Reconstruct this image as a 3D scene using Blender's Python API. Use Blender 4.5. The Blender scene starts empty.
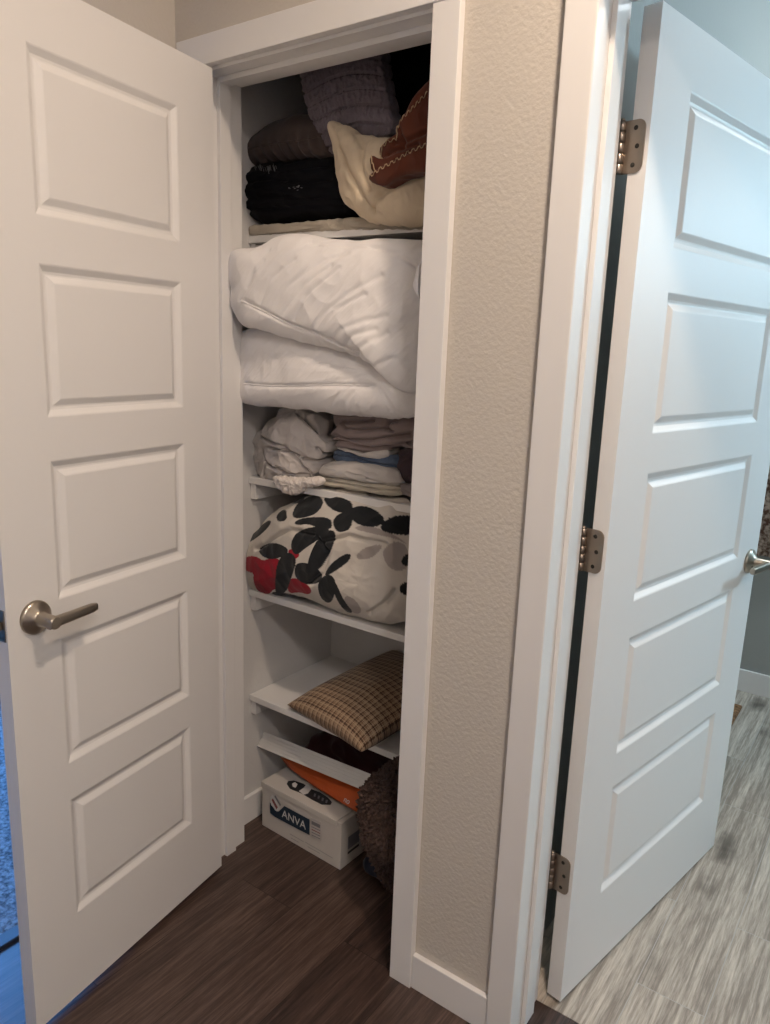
import bpy, bmesh, math, random
from mathutils import Vector, Matrix, noise
from mathutils.bvhtree import BVHTree

C = bpy.context.scene
COL = C.collection
pi = math.pi
rnd = random.Random(7)

# ------------------------------------------------------------------ camera
FPX = 751.56
CAM = Vector((0.2576, -1.2723, 1.4507))
YAW, PITCH, ROLL = -0.6167, -0.2154, 0.0373
_cy, _sy = math.cos(YAW), math.sin(YAW)
FWD = Vector((_sy*math.cos(PITCH), _cy*math.cos(PITCH), math.sin(PITCH)))
_r0 = Vector((_cy, -_sy, 0)); _u0 = _r0.cross(FWD)
RGT = math.cos(ROLL)*_r0 + math.sin(ROLL)*_u0
UPV = -math.sin(ROLL)*_r0 + math.cos(ROLL)*_u0
cam = bpy.data.cameras.new('camera'); co = bpy.data.objects.new('camera', cam); COL.objects.link(co)
m3 = Matrix((RGT, UPV, -FWD)).transposed()
co.matrix_world = Matrix.Translation(CAM) @ m3.to_4x4()
cam.sensor_width = 36; cam.lens = FPX*36/1024; cam.clip_start = 0.02
C.camera = co

# ------------------------------------------------------------------ light and exposure
C.view_settings.view_transform = 'Standard'; C.view_settings.look = 'None'
C.view_settings.gamma = 1; C.view_settings.use_curve_mapping = False
C.view_settings.exposure = 0.27
w = bpy.data.worlds.new('sky'); C.world = w; w.use_nodes = True
w.node_tree.nodes['Background'].inputs[0].default_value = (0.12, 0.37, 0.95, 1)
w.node_tree.nodes['Background'].inputs[1].default_value = 20.0

def area(name, loc, direction, size, power, col, shape='SQUARE', sy=None, portal=False, spread=None):
    l = bpy.data.lights.new(name, 'AREA'); l.shape = shape; l.size = size
    if sy: l.shape = 'RECTANGLE'; l.size_y = sy
    l.energy = power; l.color = col
    if spread: l.spread = spread
    o = bpy.data.objects.new(name, l); COL.objects.link(o)
    o.location = loc; o.rotation_euler = Vector(direction).to_track_quat('-Z', 'Y').to_euler()
    if portal: l.cycles.is_portal = True
    return o
HALL_LAMP = Vector((0.12, -0.50, 2.70))
area('hall_lamp_light', HALL_LAMP - Vector((0, 0, .012)), (0, 0, -1), 0.13, 16.0, (1.0, 0.79, 0.61), 'DISK')
area('entry_fill_light', (1.1, -1.7, 2.69), (0, 0, -1), 0.3, 21.5, (1.0, 0.905, 0.835), 'DISK')  # added fill light, lifts the ambient level in the hall
area('vanity_light', (1.35, 2.10, 2.02), (-0.6, -0.8, -0.25), 0.5, 35.0, (0.54, 0.82, 1.0), sy=0.10)
area('bathroom_fill_light', (0.35, 1.7, 2.70), (0, 0, -1), 0.3, 8.0, (0.90, 0.96, 1.0), 'DISK')  # added fill light, brightens the bathroom walls, floor and door gap
area('window_portal', (-3.48, 0.0, 1.5), (1, 0, 0), 1.4, 1.0, (1, 1, 1), sy=1.4, portal=True)

# ------------------------------------------------------------------ helpers
def ray(px, py): return FWD + RGT*((px-385)/FPX) - UPV*((py-512)/FPX)
SLANT = [0.0, 0.0]
def at(px, py, y):
    if SLANT[0]:
        d = ray(px, py); k, x0 = SLANT
        return CAM + d*((y + k*(CAM.x-x0) - CAM.y)/(d.y - k*d.x))
    return at_plain(px, py, y)
def at_plain(px, py, y):
    d = ray(px, py); return CAM + d*((y-CAM.y)/d.y)
def atz(px, py, z):
    d = ray(px, py); return CAM + d*((z-CAM.z)/d.z)

def link(name, bm, mat, parent=None, smooth=False):
    me = bpy.data.meshes.new(name); bm.normal_update(); bm.to_mesh(me); bm.free()
    o = bpy.data.objects.new(name, me); COL.objects.link(o)
    for m in (mat if isinstance(mat, (list, tuple)) else [mat]): me.materials.append(m)
    if smooth: me.polygons.foreach_set('use_smooth', [True]*len(me.polygons))
    if parent: o.parent = parent
    return o
def tag(o, label=None, cat=None, group=None, kind=None):
    if label: o['label'] = label
    if cat: o['category'] = cat
    if group: o['group'] = group
    if kind: o['kind'] = kind
    return o
def empty(name, loc, rz=0):
    o = bpy.data.objects.new(name, None); COL.objects.link(o); o.location = loc; o.rotation_euler = (0, 0, rz)
    o.empty_display_size = 0.05
    return o
def box(bm, a, b, bev=0.0, mi=0, mx=None):
    x0, y0, z0 = a; x1, y1, z1 = b
    vs = [bm.verts.new(v) for v in ((x0,y0,z0),(x1,y0,z0),(x1,y1,z0),(x0,y1,z0),(x0,y0,z1),(x1,y0,z1),(x1,y1,z1),(x0,y1,z1))]
    fs = [bm.faces.new([vs[i] for i in f]) for f in ((0,3,2,1),(4,5,6,7),(0,1,5,4),(1,2,6,5),(2,3,7,6),(3,0,4,7))]
    for f in fs: f.material_index = mi
    if bev:
        es = list({e for f in fs for e in f.edges})
        r = bmesh.ops.bevel(bm, geom=es, offset=bev, segments=2, affect='EDGES', profile=0.5)
        vs = list({v for f in r['faces'] for v in f.verts} | {v for v in vs if v.is_valid})
    if mx is not None:
        bmesh.ops.transform(bm, matrix=mx, verts=[v for v in vs if v.is_valid])
def boxes(name, lst, mat, parent=None, bev=0.0):
    bm = bmesh.new()
    for a, b in lst: box(bm, a, b, bev)
    return link(name, bm, mat, parent)
def cyl(bm, p0, p1, r0, r1=None, n=24, cap=True):
    p0, p1 = Vector(p0), Vector(p1); r1 = r0 if r1 is None else r1
    q = (p1-p0).to_track_quat('Z', 'Y')
    A = [bm.verts.new(p0 + q @ Vector((r0*math.cos(2*pi*i/n), r0*math.sin(2*pi*i/n), 0))) for i in range(n)]
    B = [bm.verts.new(p1 + q @ Vector((r1*math.cos(2*pi*i/n), r1*math.sin(2*pi*i/n), 0))) for i in range(n)]
    for i in range(n): bm.faces.new((A[i], A[(i+1)%n], B[(i+1)%n], B[i])).smooth = True
    if cap: bm.faces.new(A[::-1]); bm.faces.new(B)
def lathe(bm, prof, axis_pt, axis_dir, n=40):
    axis_pt = Vector(axis_pt); q = Vector(axis_dir).to_track_quat('Z', 'Y'); rings = []
    for r, h in prof:
        rings.append([bm.verts.new(axis_pt + q @ Vector((r*math.cos(2*pi*i/n), r*math.sin(2*pi*i/n), h))) for i in range(n)])
    for a, b in zip(rings, rings[1:]):
        for i in range(n): bm.faces.new((a[i], a[(i+1)%n], b[(i+1)%n], b[i])).smooth = True
    bm.faces.new(rings[0][::-1]); bm.faces.new(rings[-1])
def tube(bm, pts, r, n=8):
    pts = [Vector(p) for p in pts]; prev = None
    for i, p in enumerate(pts):
        d = (pts[min(i+1, len(pts)-1)] - pts[max(i-1, 0)]).normalized()
        q = d.to_track_quat('Z', 'Y')
        ring = [bm.verts.new(p + q @ Vector((r*math.cos(2*pi*k/n), r*math.sin(2*pi*k/n), 0))) for k in range(n)]
        if prev:
            # match the ring start to avoid twisting
            best = min(range(n), key=lambda s: (ring[s].co-prev[0].co).length)
            ring = ring[best:]+ring[:best]
            for k in range(n): bm.faces.new((prev[k], prev[(k+1)%n], ring[(k+1)%n], ring[k])).smooth = True
        else: bm.faces.new(ring[::-1])
        prev = ring
    bm.faces.new(prev)

# ------------------------------------------------------------------ materials
def mat(name, col, rough=0.6, metal=0.0, **k):
    m = bpy.data.materials.new(name); m.use_nodes = True
    b = m.node_tree.nodes['Principled BSDF']
    b.inputs['Base Color'].default_value = (*col, 1); b.inputs['Roughness'].default_value = rough; b.inputs['Metallic'].default_value = metal
    if 'spec' in k: b.inputs['Specular IOR Level'].default_value = k['spec']
    if 'sheen' in k:
        b.inputs['Sheen Weight'].default_value = k['sheen']; b.inputs['Sheen Roughness'].default_value = .5
    return m
def N(m, t, **k):
    n = m.node_tree.nodes.new(t)
    for a, v in k.items():
        if a == 'inp':
            for i, x in v.items(): n.inputs[i].default_value = x
        else: setattr(n, a, v)
    return n
def L(m, a, ao, b, bi): m.node_tree.links.new(a.outputs[ao], b.inputs[bi])
def P(m): return m.node_tree.nodes['Principled BSDF']
def bump(m, scale, strength, dist=0.002, detail=3, tex='ShaderNodeTexNoise', stretch=(1, 1, 1), rough=.5):
    tc = N(m, 'ShaderNodeTexCoord'); mp = N(m, 'ShaderNodeMapping'); mp.inputs['Scale'].default_value = stretch
    L(m, tc, 'Object', mp, 'Vector')
    t = N(m, tex); t.inputs['Scale'].default_value = scale
    if tex == 'ShaderNodeTexNoise': t.inputs['Detail'].default_value = detail; t.inputs['Roughness'].default_value = rough
    L(m, mp, 'Vector', t, 'Vector')
    b = N(m, 'ShaderNodeBump'); b.inputs['Strength'].default_value = strength; b.inputs['Distance'].default_value = dist
    L(m, t, 0, b, 'Height')
    old = P(m).inputs['Normal'].links
    if old: m.node_tree.links.new(old[0].from_socket, b.inputs['Normal'])
    L(m, b, 'Normal', P(m), 'Normal')
    return t, mp
def vary(m, c0, c1, scale=3, stretch=(1, 1, 1), detail=4, p0=.35, p1=.65):
    tc = N(m, 'ShaderNodeTexCoord'); mp = N(m, 'ShaderNodeMapping'); mp.inputs['Scale'].default_value = stretch
    L(m, tc, 'Object', mp, 'Vector'); t = N(m, 'ShaderNodeTexNoise'); t.inputs['Scale'].default_value = scale; t.inputs['Detail'].default_value = detail
    L(m, mp, 'Vector', t, 'Vector'); r = N(m, 'ShaderNodeValToRGB')
    r.color_ramp.elements[0].color = (*c0, 1); r.color_ramp.elements[1].color = (*c1, 1)
    r.color_ramp.elements[0].position = p0; r.color_ramp.elements[1].position = p1
    L(m, t, 0, r, 0); L(m, r, 0, P(m), 'Base Color'); return r

M = {}
M['paint'] = mat('white_satin_paint', (0.76, 0.75, 0.745), 0.5); bump(M['paint'], 140, .08, .001)
M['trim'] = mat('white_trim_paint', (0.77, 0.76, 0.75), 0.42); bump(M['trim'], 90, .05, .001)
M['wall'] = mat('greige_wall_paint', (0.57, 0.53, 0.475), 0.75); bump(M['wall'], 120, .45, .003, 2.0)
M['closet'] = mat('closet_white_wall', (0.62, 0.61, 0.60), 0.8); bump(M['closet'], 75, .25, .003, 2.0)
M['bathwall'] = mat('grey_bathroom_paint', (0.34, 0.35, 0.335), 0.7); bump(M['bathwall'], 75, .2, .003, 2)
M['bedwall'] = mat('bedroom_wall_paint', (0.60, 0.60, 0.60), 0.8)
M['ceil'] = mat('white_ceiling_paint', (0.78, 0.76, 0.73), 0.9); bump(M['ceil'], 60, .4, .004, 2)
M['nickel'] = mat('satin_nickel', (0.42, 0.37, 0.31), 0.30, 1.0)
M['bronze'] = mat('antique_nickel_hinge', (0.36, 0.30, 0.25), 0.34, 1.0); bump(M['bronze'], 60, .15, .001)
M['screw'] = mat('dark_screw_recess', (0.05, 0.045, 0.04), 0.5, .8)
M['carton'] = mat('white_cardboard', (0.56, 0.53, 0.50), 0.75); bump(M['carton'], 40, .1, .001)
M['blue_ink'] = mat('dark_blue_print', (0.006, 0.022, 0.045), 0.6)
M['white_ink'] = mat('white_print', (0.60, 0.60, 0.60), 0.6)
M['grey_ink'] = mat('grey_print', (0.20, 0.20, 0.22), 0.6)
M['red_ink'] = mat('dull_red_print', (0.22, 0.07, 0.07), 0.6)
M['black_ink'] = mat('black_print', (0.015, 0.018, 0.022), 0.5)
M['gap'] = mat('dark_gap', (0.02, 0.018, 0.015), 0.9)
M['orange'] = mat('orange_plastic_sleeve', (0.50, 0.085, 0.012), 0.42); bump(M['orange'], 25, .2, .002)
M['slat'] = mat('white_vinyl', (0.62, 0.61, 0.60), 0.45)
M['glass'] = mat('window_glass', (1, 1, 1), 0.0); P(M['glass']).inputs['Transmission Weight'].default_value = 1; P(M['glass']).inputs['IOR'].default_value = 1.02
M['lampglow'] = mat('lamp_diffuser', (1, .95, .9), .5)
P(M['lampglow']).inputs['Emission Color'].default_value = (1, .82, .65, 1); P(M['lampglow']).inputs['Emission Strength'].default_value = 6
M['lampcool'] = mat('cool_lamp_glass', (1, 1, 1), .5)
P(M['lampcool']).inputs['Emission Color'].default_value = (.75, .9, 1, 1); P(M['lampcool']).inputs['Emission Strength'].default_value = 6

def fabric(name, col, weave=900, ws=.15, fold=0, fs=.3, sheen=.15, rough=.9, var=None):
    m = mat(name, col, rough, sheen=sheen, spec=.2)
    if var: vary(m, col, var, 6)
    bump(m, weave, ws, .0006, 2)
    if fold: bump(m, fold, fs, .006, 4)
    return m
M['duvet'] = fabric('white_comforter_cotton', (0.84, 0.82, 0.82), fold=30, fs=.15)
def crease_bump(m, deg, f, strength, dist):
    tc = N(m, 'ShaderNodeTexCoord'); mp = N(m, 'ShaderNodeMapping'); mp.inputs['Rotation'].default_value = (0, math.radians(deg), 0)
    L(m, tc, 'Object', mp, 'Vector'); sc = N(m, 'ShaderNodeVectorMath', operation='MULTIPLY'); sc.inputs[1].default_value = (f*.16, f*.5, f); L(m, mp, 'Vector', sc, 0)
    t = N(m, 'ShaderNodeTexNoise'); t.inputs['Scale'].default_value = 1; t.inputs['Detail'].default_value = 3; t.inputs['Distortion'].default_value = .4; L(m, sc, 0, t, 'Vector')
    b = N(m, 'ShaderNodeBump'); b.inputs['Strength'].default_value = strength; b.inputs['Distance'].default_value = dist
    L(m, t, 0, b, 'Height'); old = P(m).inputs['Normal'].links
    if old: m.node_tree.links.new(old[0].from_socket, b.inputs['Normal'])
    L(m, b, 'Normal', P(m), 'Normal')
crease_bump(M['duvet'], 48, 42, .55, .010)
M['fleece'] = fabric('cream_fleece', (0.45, 0.40, 0.33), 220, .5, fold=60, fs=.5)
M['black'] = fabric('black_knit', (0.003, 0.003, 0.005), 300, .4, fold=40, fs=.4, sheen=.0)
M['brown_pillow'] = fabric('dark_brown_pleated_fabric', (0.062, 0.044, 0.040), 300, .3)
M['quilt'] = fabric('grey_purple_quilting', (0.15, 0.125, 0.15), 260, .6, fold=90, fs=.8)
M['cream'] = fabric('cream_pillowcase', (0.60, 0.50, 0.37), 700, .1, fold=14, fs=.35)
M['rust'] = fabric('rust_suede', (0.12, 0.034, 0.018), 400, .2, fold=18, fs=.4, var=(0.07, 0.020, 0.014))
M['thread'] = mat('cream_thread', (0.50, 0.36, 0.22), .8)
M['sheet'] = fabric('white_crumpled_cotton', (0.56, 0.52, 0.50), fold=30, fs=.4)
M['satin'] = mat('white_satin', (0.72, 0.66, 0.62), .35, sheen=.3)
M['mauve'] = fabric('mauve_brown_cotton', (0.26, 0.205, 0.20), fold=22, fs=.4)
M['denim'] = fabric('blue_cotton', (0.10, 0.14, 0.22), fold=50, fs=.9, var=(.03, .05, .10))
M['towel'] = fabric('off_white_cotton', (0.52, 0.49, 0.47), fold=30, fs=.4)
M['floral'] = fabric('cream_print_cotton', (0.48, 0.44, 0.37), fold=30, fs=.5, var=(.33, .30, .24))
M['plum'] = fabric('dark_plum_cotton', (0.06, 0.04, 0.048), fold=22, fs=.4)
M['taupe'] = fabric('grey_taupe_cotton', (0.22, 0.19, 0.19), fold=22, fs=.4)
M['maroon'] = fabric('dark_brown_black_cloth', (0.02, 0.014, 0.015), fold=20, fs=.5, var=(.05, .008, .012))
M['navy'] = fabric('dark_navy_cloth', (0.012, 0.016, 0.030), fold=20, fs=.5)
M['sherpa'] = fabric('brown_sherpa', (0.125, 0.082, 0.068), 350, .6, sheen=.0, var=(.05, .032, .028))
M['speckle'] = fabric('brown_speckled_terry', (0.10, 0.06, 0.04), 400, .5)
vary(M['speckle'], (.16, .085, .06), (.70, .56, .46), 55, detail=3, p0=.40, p1=.6)

bump(M['sherpa'], 120, 1.0, .012, tex='ShaderNodeTexVoronoi')
def make_carpet():
    m = mat('looped_carpet', (0.42, 0.43, 0.45), 1.0, spec=.1)
    vary(m, (.10, .105, .11), (.36, .365, .37), 90, detail=3); bump(m, 120, 1.0, .01, 3); return m
M['carpet'] = make_carpet()

def planks(name, width, length, cols, grain, rough, seam, contrast, knots=False, off=(0, 0, 0), seam_col=(0.01, 0.008, 0.007)):
    m = mat(name, cols[0], rough); nt = m.node_tree
    g = N(m, 'ShaderNodeNewGeometry')
    mp = N(m, 'ShaderNodeMapping'); mp.inputs['Rotation'].default_value = (0, 0, -pi/2); mp.inputs['Location'].default_value = off
    L(m, g, 'Position', mp, 'Vector')
    br = N(m, 'ShaderNodeTexBrick'); br.offset = .37; br.offset_frequency = 2
    br.inputs['Color1'].default_value = (0, 0, 0, 1); br.inputs['Color2'].default_value = (1, 1, 1, 1); br.inputs['Mortar'].default_value = (.5, .5, .5, 1)
    br.inputs['Scale'].default_value = 1; br.inputs['Mortar Size'].default_value = seam; br.inputs['Brick Width'].default_value = length; br.inputs['Row Height'].default_value = width
    br.inputs['Mortar Smooth'].default_value = 0
    L(m, mp, 'Vector', br, 'Vector')
    # grain: stretched along the board, shifted from board to board
    sep = N(m, 'ShaderNodeVectorMath', operation='MULTIPLY_ADD'); sep.inputs[1].default_value = (grain[0], grain[1], 1)
    sc = N(m, 'ShaderNodeVectorMath', operation='SCALE'); sc.inputs['Scale'].default_value = 13.0
    L(m, br, 'Color', sc, 0); L(m, mp, 'Vector', sep, 0); L(m, sc, 0, sep, 2)
    n1 = N(m, 'ShaderNodeTexNoise'); n1.inputs['Scale'].default_value = 1; n1.inputs['Detail'].default_value = 8; n1.inputs['Roughness'].default_value = .62; n1.inputs['Distortion'].default_value = .25
    L(m, sep, 0, n1, 'Vector')
    mix = N(m, 'ShaderNodeMath', operation='MULTIPLY_ADD'); mix.inputs[1].default_value = contrast
    n2 = N(m, 'ShaderNodeTexNoise'); n2.inputs['Scale'].default_value = 1; n2.inputs['Detail'].default_value = 6; n2.inputs['Roughness'].default_value = .7
    s2 = N(m, 'ShaderNodeVectorMath', operation='MULTIPLY_ADD'); s2.inputs[1].default_value = (grain[0]*5, grain[1]*3.2, 1); L(m, mp, 'Vector', s2, 0); L(m, sc, 0, s2, 2); L(m, s2, 0, n2, 'Vector')
    nm = N(m, 'ShaderNodeMix', data_type='FLOAT'); nm.inputs[0].default_value = .45; L(m, n1, 0, nm, 2); L(m, n2, 0, nm, 3)
    L(m, br, 'Color', mix, 0); L(m, nm, 0, mix, 2)
    r = N(m, 'ShaderNodeValToRGB'); el = r.color_ramp.elements
    ps = [.41 + contrast*.2, .51 + contrast*.5, .61 + contrast*.8]
    el[0].position = ps[0]; el[0].color = (*cols[0], 1); el[1].position = ps[2]; el[1].color = (*cols[2], 1)
    e = el.new(ps[1]); e.color = (*cols[1], 1)
    L(m, mix, 0, r, 0); last = r
    if knots:
        v = N(m, 'ShaderNodeTexVoronoi'); v.inputs['Scale'].default_value = 1
        vs = N(m, 'ShaderNodeVectorMath', operation='MULTIPLY'); vs.inputs[1].default_value = (2.6, 6.5, 1)
        L(m, mp, 'Vector', vs, 0)
        va = N(m, 'ShaderNodeVectorMath', operation='ADD'); nn = N(m, 'ShaderNodeTexNoise'); nn.inputs['Scale'].default_value = 14
        ns = N(m, 'ShaderNodeVectorMath', operation='SCALE'); ns.inputs['Scale'].default_value = .35
        L(m, mp, 'Vector', nn, 'Vector'); L(m, nn, 'Color', ns, 0); L(m, vs, 0, va, 0); L(m, ns, 0, va, 1); L(m, va, 0, v, 'Vector')
        kr = N(m, 'ShaderNodeValToRGB'); kr.color_ramp.elements[0].position = .05; kr.color_ramp.elements[0].color = (.25, .24, .23, 1)
        kr.color_ramp.elements[1].position = .28; kr.color_ramp.elements[1].color = (1, 1, 1, 1)
        L(m, v, 'Distance', kr, 0)
        mm = N(m, 'ShaderNodeMix', data_type='RGBA', blend_type='MULTIPLY'); mm.inputs[0].default_value = 1
        L(m, r, 0, mm, 6); L(m, kr, 0, mm, 7); last = mm
    ms = N(m, 'ShaderNodeMix', data_type='RGBA'); ms.inputs[7].default_value = (*seam_col, 1)
    L(m, br, 'Fac', ms, 0); nt.links.new(last.outputs[2] if last.bl_idname == 'ShaderNodeMix' else last.outputs[0], ms.inputs[6])
    nt.links.new(ms.outputs[2], P(m).inputs['Base Color'])
    b = N(m, 'ShaderNodeBump'); b.inputs['Strength'].default_value = .25; b.inputs['Distance'].default_value = .001
    L(m, n1, 0, b, 'Height'); L(m, b, 0, P(m), 'Normal')
    return m
M['darkwood'] = planks('dark_walnut_planks', .18, 1.22, ((.024, .015, .013), (.062, .038, .031), (.125, .082, .066)), (3.0, 75), .40, .0007, .10)
M['greywood'] = planks('grey_weathered_planks', .155, .92, ((.24, .20, .165), (.52, .455, .385), (.74, .665, .58)), (2.6, 60), .5, .0010, .20, True, (0.25, 0.06, 0), (.40, .38, .35))

# ------------------------------------------------------------------ dimensions
YW = 0.0; WT = 0.115                                   # hall wall that holds the closet and the bathroom doorway
CX0, CX1 = -1.195, -0.575                              # closet opening
BX0, BX1 = -0.2635, 0.606; WB = .142                               # bathroom opening
HH = 2.050; CEIL = 2.74; TH = .018
LH = -1.290; LX = -1.268                                            # left hall wall / closet side wall
S = 'structure'
# ---- floors
def floor(name, x0, y0, x1, y1, m, label, z=0.0):
    o = boxes(name, [((x0, y0, z-.05), (x1, y1, z))], m); return tag(o, label, 'floor', kind=S)
floor('floor', -1.356, -2.2, 1.8, .136, M['darkwood'], 'dark walnut plank floor running through the hall')
floor('floor_closet', -1.268, .136, -.45, .60, M['darkwood'], 'dark walnut plank floor inside the closet')
floor('floor_bathroom', -.335, .1375, 1.9, 2.26, M['greywood'], 'weathered grey plank floor in the bathroom beyond the open door')
floor('floor_bedroom', -3.6, -3.2, -1.372, .8, M['carpet'], 'pale looped carpet in the room left of the closet door', .006)
o = boxes('trim_1', [((-1.392, -1.13, -.01), (-1.352, -.33, .009))], mat('dark_threshold', (.03, .028, .03), .5), bev=.003)
tag(o, 'dark transition strip between the hall floor and the carpet', 'threshold', kind=S)
# ---- walls
o = boxes('wall_closet_front', [((LX-.1, 0, 0), (CX0-.018, WT, HH+.02)), ((LX-.1, 0, HH+.02), (1.8, WT, CEIL)), ((CX1+.018, 0, 0), (BX0-.018, WT, HH+.02)), ((BX1+.018, 0, 0), (1.8, WT, HH+.02)), ((-.335, WT, 0), (BX0-.018, WB, HH+.02)), ((-.335, WT, HH+.02), (1.8, WB, CEIL)), ((BX1+.018, WT, 0), (1.8, WB, HH+.02))], M['wall'])
tag(o, 'textured greige wall around the closet opening and the bathroom doorway', 'wall', kind=S)
o = boxes('wall_left', [((LX-.115, -.33, 0), (LH, .0, HH+.02)), ((LX-.115, -2.2, 0), (LH, -1.13, HH+.02)), ((LX-.115, -2.2, HH+.02), (LH, 0, CEIL))], M['wall'])
tag(o, 'textured greige hall wall behind the open closet door', 'wall', kind=S)
o = boxes('wall_right', [((1.8, -2.2, 0), (1.9, .115, CEIL))], M['wall']); tag(o, 'greige hall wall at the right, out of frame', 'wall', kind=S)
o = boxes('wall_rear', [((LX-.115, -2.3, 0), (1.9, -2.2, CEIL))], M['wall']); tag(o, 'greige hall wall behind the camera', 'wall', kind=S)
o = boxes('wall_closet_left', [((LX-.06, WT, 0), (-1.263, .60, CEIL))], M['closet']); tag(o, 'white painted left side wall inside the closet', 'wall', kind=S)
o = boxes('wall_closet_back', [((LX, .585, 0), (-.44, .64, CEIL))], M['closet']); tag(o, 'white painted back wall inside the closet', 'wall', kind=S)
o = boxes('wall_closet_right', [((-.45, WT, 0), (-.40, .585, CEIL))], M['closet']); tag(o, 'white painted right side wall inside the closet', 'wall', kind=S)
o = boxes('wall_bathroom_left', [((-.395, WT, 0), (-.335, 2.25, CEIL))], M['bathwall']); tag(o, 'grey bathroom wall behind the open white door', 'wall', kind=S)
o = boxes('wall_bathroom_back', [((-.395, 2.25, 0), (1.9, 2.33, CEIL))], M['bathwall']); tag(o, 'grey far wall of the bathroom', 'wall', kind=S)
o = boxes('wall_bathroom_right', [((1.9, WT, 0), (2.0, 2.33, CEIL))], M['bathwall']); tag(o, 'grey bathroom wall at the right, out of frame', 'wall', kind=S)
o = boxes('wall_bedroom_far', [((-3.6, -3.2, 0), (-3.5, -.7, CEIL)), ((-3.6, .7, 0), (-3.5, .8, CEIL)), ((-3.6, -.7, 0), (-3.5, .7, .8)), ((-3.6, -.7, 2.2), (-3.5, .7, CEIL))], M['bedwall'])
tag(o, 'bedroom wall with the daylight window', 'wall', kind=S)
o = boxes('wall_bedroom_side', [((-3.6, .8, 0), (-1.3, .9, CEIL)), ((-3.6, -3.3, 0), (-1.3, -3.2, CEIL)), ((LX-.115, -3.2, 0), (LX-.06, -2.2, CEIL)), ((LX-.115, 0, 0), (LX-.1, .8, CEIL))], M['bedwall'])
tag(o, 'bedroom side walls', 'wall', kind=S)
o = boxes('ceiling', [((-3.6, -3.3, CEIL), (2.0, 2.33, CEIL+.08))], M['ceil']); tag(o, 'white ceiling over the hall and rooms', 'ceiling', kind=S)
wn = tag(empty('window_1', (-3.55, 0, .8)), 'bedroom window letting in blue daylight', 'window', kind=S)
boxes('window_frame', [((-.04, -.7, 0), (.04, -.65, 1.4)), ((-.04, .65, 0), (.04, .7, 1.4)), ((-.04, -.65, 0), (.04, .65, .05)), ((-.04, -.65, 1.35), (.04, .65, 1.4)), ((-.03, -.02, .05), (.03, .02, 1.35))], M['trim'], wn)
# ---- closet casing, jambs
A0, A1 = -.569, -.5114
XL0 = -1.2635
HT = HH+.0025+.0605
o = boxes('trim_2', [((A0, -TH, 0), (A1, 0, HH+.0025))], M['trim'], bev=.0015); tag(o, 'white flat casing on the right side of the closet opening', 'door casing', kind=S)
o = boxes('trim_3', [((XL0, -TH, 0), (-1.2035, 0, HH+.0025))], M['trim'], bev=.0015); tag(o, 'white flat casing on the left side of the closet, behind the door', 'door casing', kind=S)
o = boxes('trim_4', [((XL0, -TH-.002, HH+.0025), (A1+.003, 0, HT))], M['trim'], bev=.0015); tag(o, 'white head casing above the closet opening', 'door casing', kind=S)
o = boxes('trim_5', [((CX0-.018, 0, 0), (CX0, WT+.002, HH)), ((CX1, 0, 0), (CX1+.018, WT+.002, HH)), ((CX0-.018, 0, HH-.004), (CX1+.018, WT+.002, HH+.014)),
    ((CX0, .038, 0), (CX0+.011, .073, HH-.004)), ((CX1-.011, .038, 0), (CX1, .073, HH-.004)), ((CX0+.011, .038, HH-.016), (CX1-.011, .073, HH-.004))], M['trim'], bev=.001)
tag(o, 'white jamb with door stop lining the closet opening', 'door jamb', kind=S)
# ---- bathroom casing, jambs
C0, C1 = -.3155, -.2585
o = boxes('trim_6', [((C0, -TH, 0), (C1, 0, HH+.0025))], M['trim'], bev=.0025); tag(o, 'white flat casing on the left side of the bathroom doorway', 'door casing', kind=S)
o = boxes('trim_7', [((C0-.003, -TH-.002, HH+.0025), (BX1+.065, 0, HT))], M['trim'], bev=.0015); tag(o, 'white head casing above the bathroom doorway', 'door casing', kind=S)
o = boxes('trim_8', [((BX1+.005, -TH, 0), (BX1+.062, 0, HH+.0025))], M['trim'], bev=.0015); tag(o, 'white casing on the right side of the bathroom doorway', 'door casing', kind=S)
o = boxes('trim_9', [((BX0-.018, 0, 0), (BX0, WB, HH)), ((BX1, 0, 0), (BX1+.018, WB, HH)), ((BX0-.018, 0, HH-.004), (BX1+.018, WB, HH+.014)),
    ((BX0, .052, 0), (BX0+.010, .100, HH-.004)), ((BX1-.010, .052, 0), (BX1, .100, HH-.004)), ((BX0+.010, .052, HH-.016), (BX1-.010, .100, HH-.004))], M['trim'], bev=.0015)
tag(o, 'white jamb with door stop lining the bathroom doorway', 'door jamb', kind=S)
# ---- bedroom doorway casing (left wall)
o = boxes('trim_10', [((LH, -.33, 0), (LH+.015, -.273, HH)), ((LH, -1.187, 0), (LH+.015, -1.13, HH)), ((LH, -1.187, HH), (LH+.015, -.273, HH+.055)), ((LX-.117, -.345, 0), (LH, -.33, HH)), ((LX-.117, -1.13, 0), (LH, -1.115, HH)), ((LX-.117, -1.13, HH), (LH, -.33, HH+.015))], M['trim'])
tag(o, 'white casing around the bedroom doorway', 'door casing', kind=S)
# ---- baseboards
def baseboard(name, a, b, label, h=.088):
    bm = bmesh.new(); box(bm, (a[0], a[1], 0), (b[0], b[1], h), .002); o = link(name, bm, M['trim']); tag(o, label, 'baseboard', kind=S)
baseboard('baseboard_strip', (A1+.0005, -.013), (C0-.0005, 0), 'short white baseboard between the closet casing and the bathroom casing')
baseboard('baseboard_closet_left', (-1.263, WT+.003), (-1.250, .585), 'white baseboard on the left wall inside the closet')
baseboard('baseboard_closet_back', (-1.250, .573), (-.45, .585), 'white baseboard along the back of the closet')
baseboard('baseboard_bathroom_back', (-.32, 2.236), (1.9, 2.25), 'white baseboard on the far bathroom wall', .10)

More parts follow.
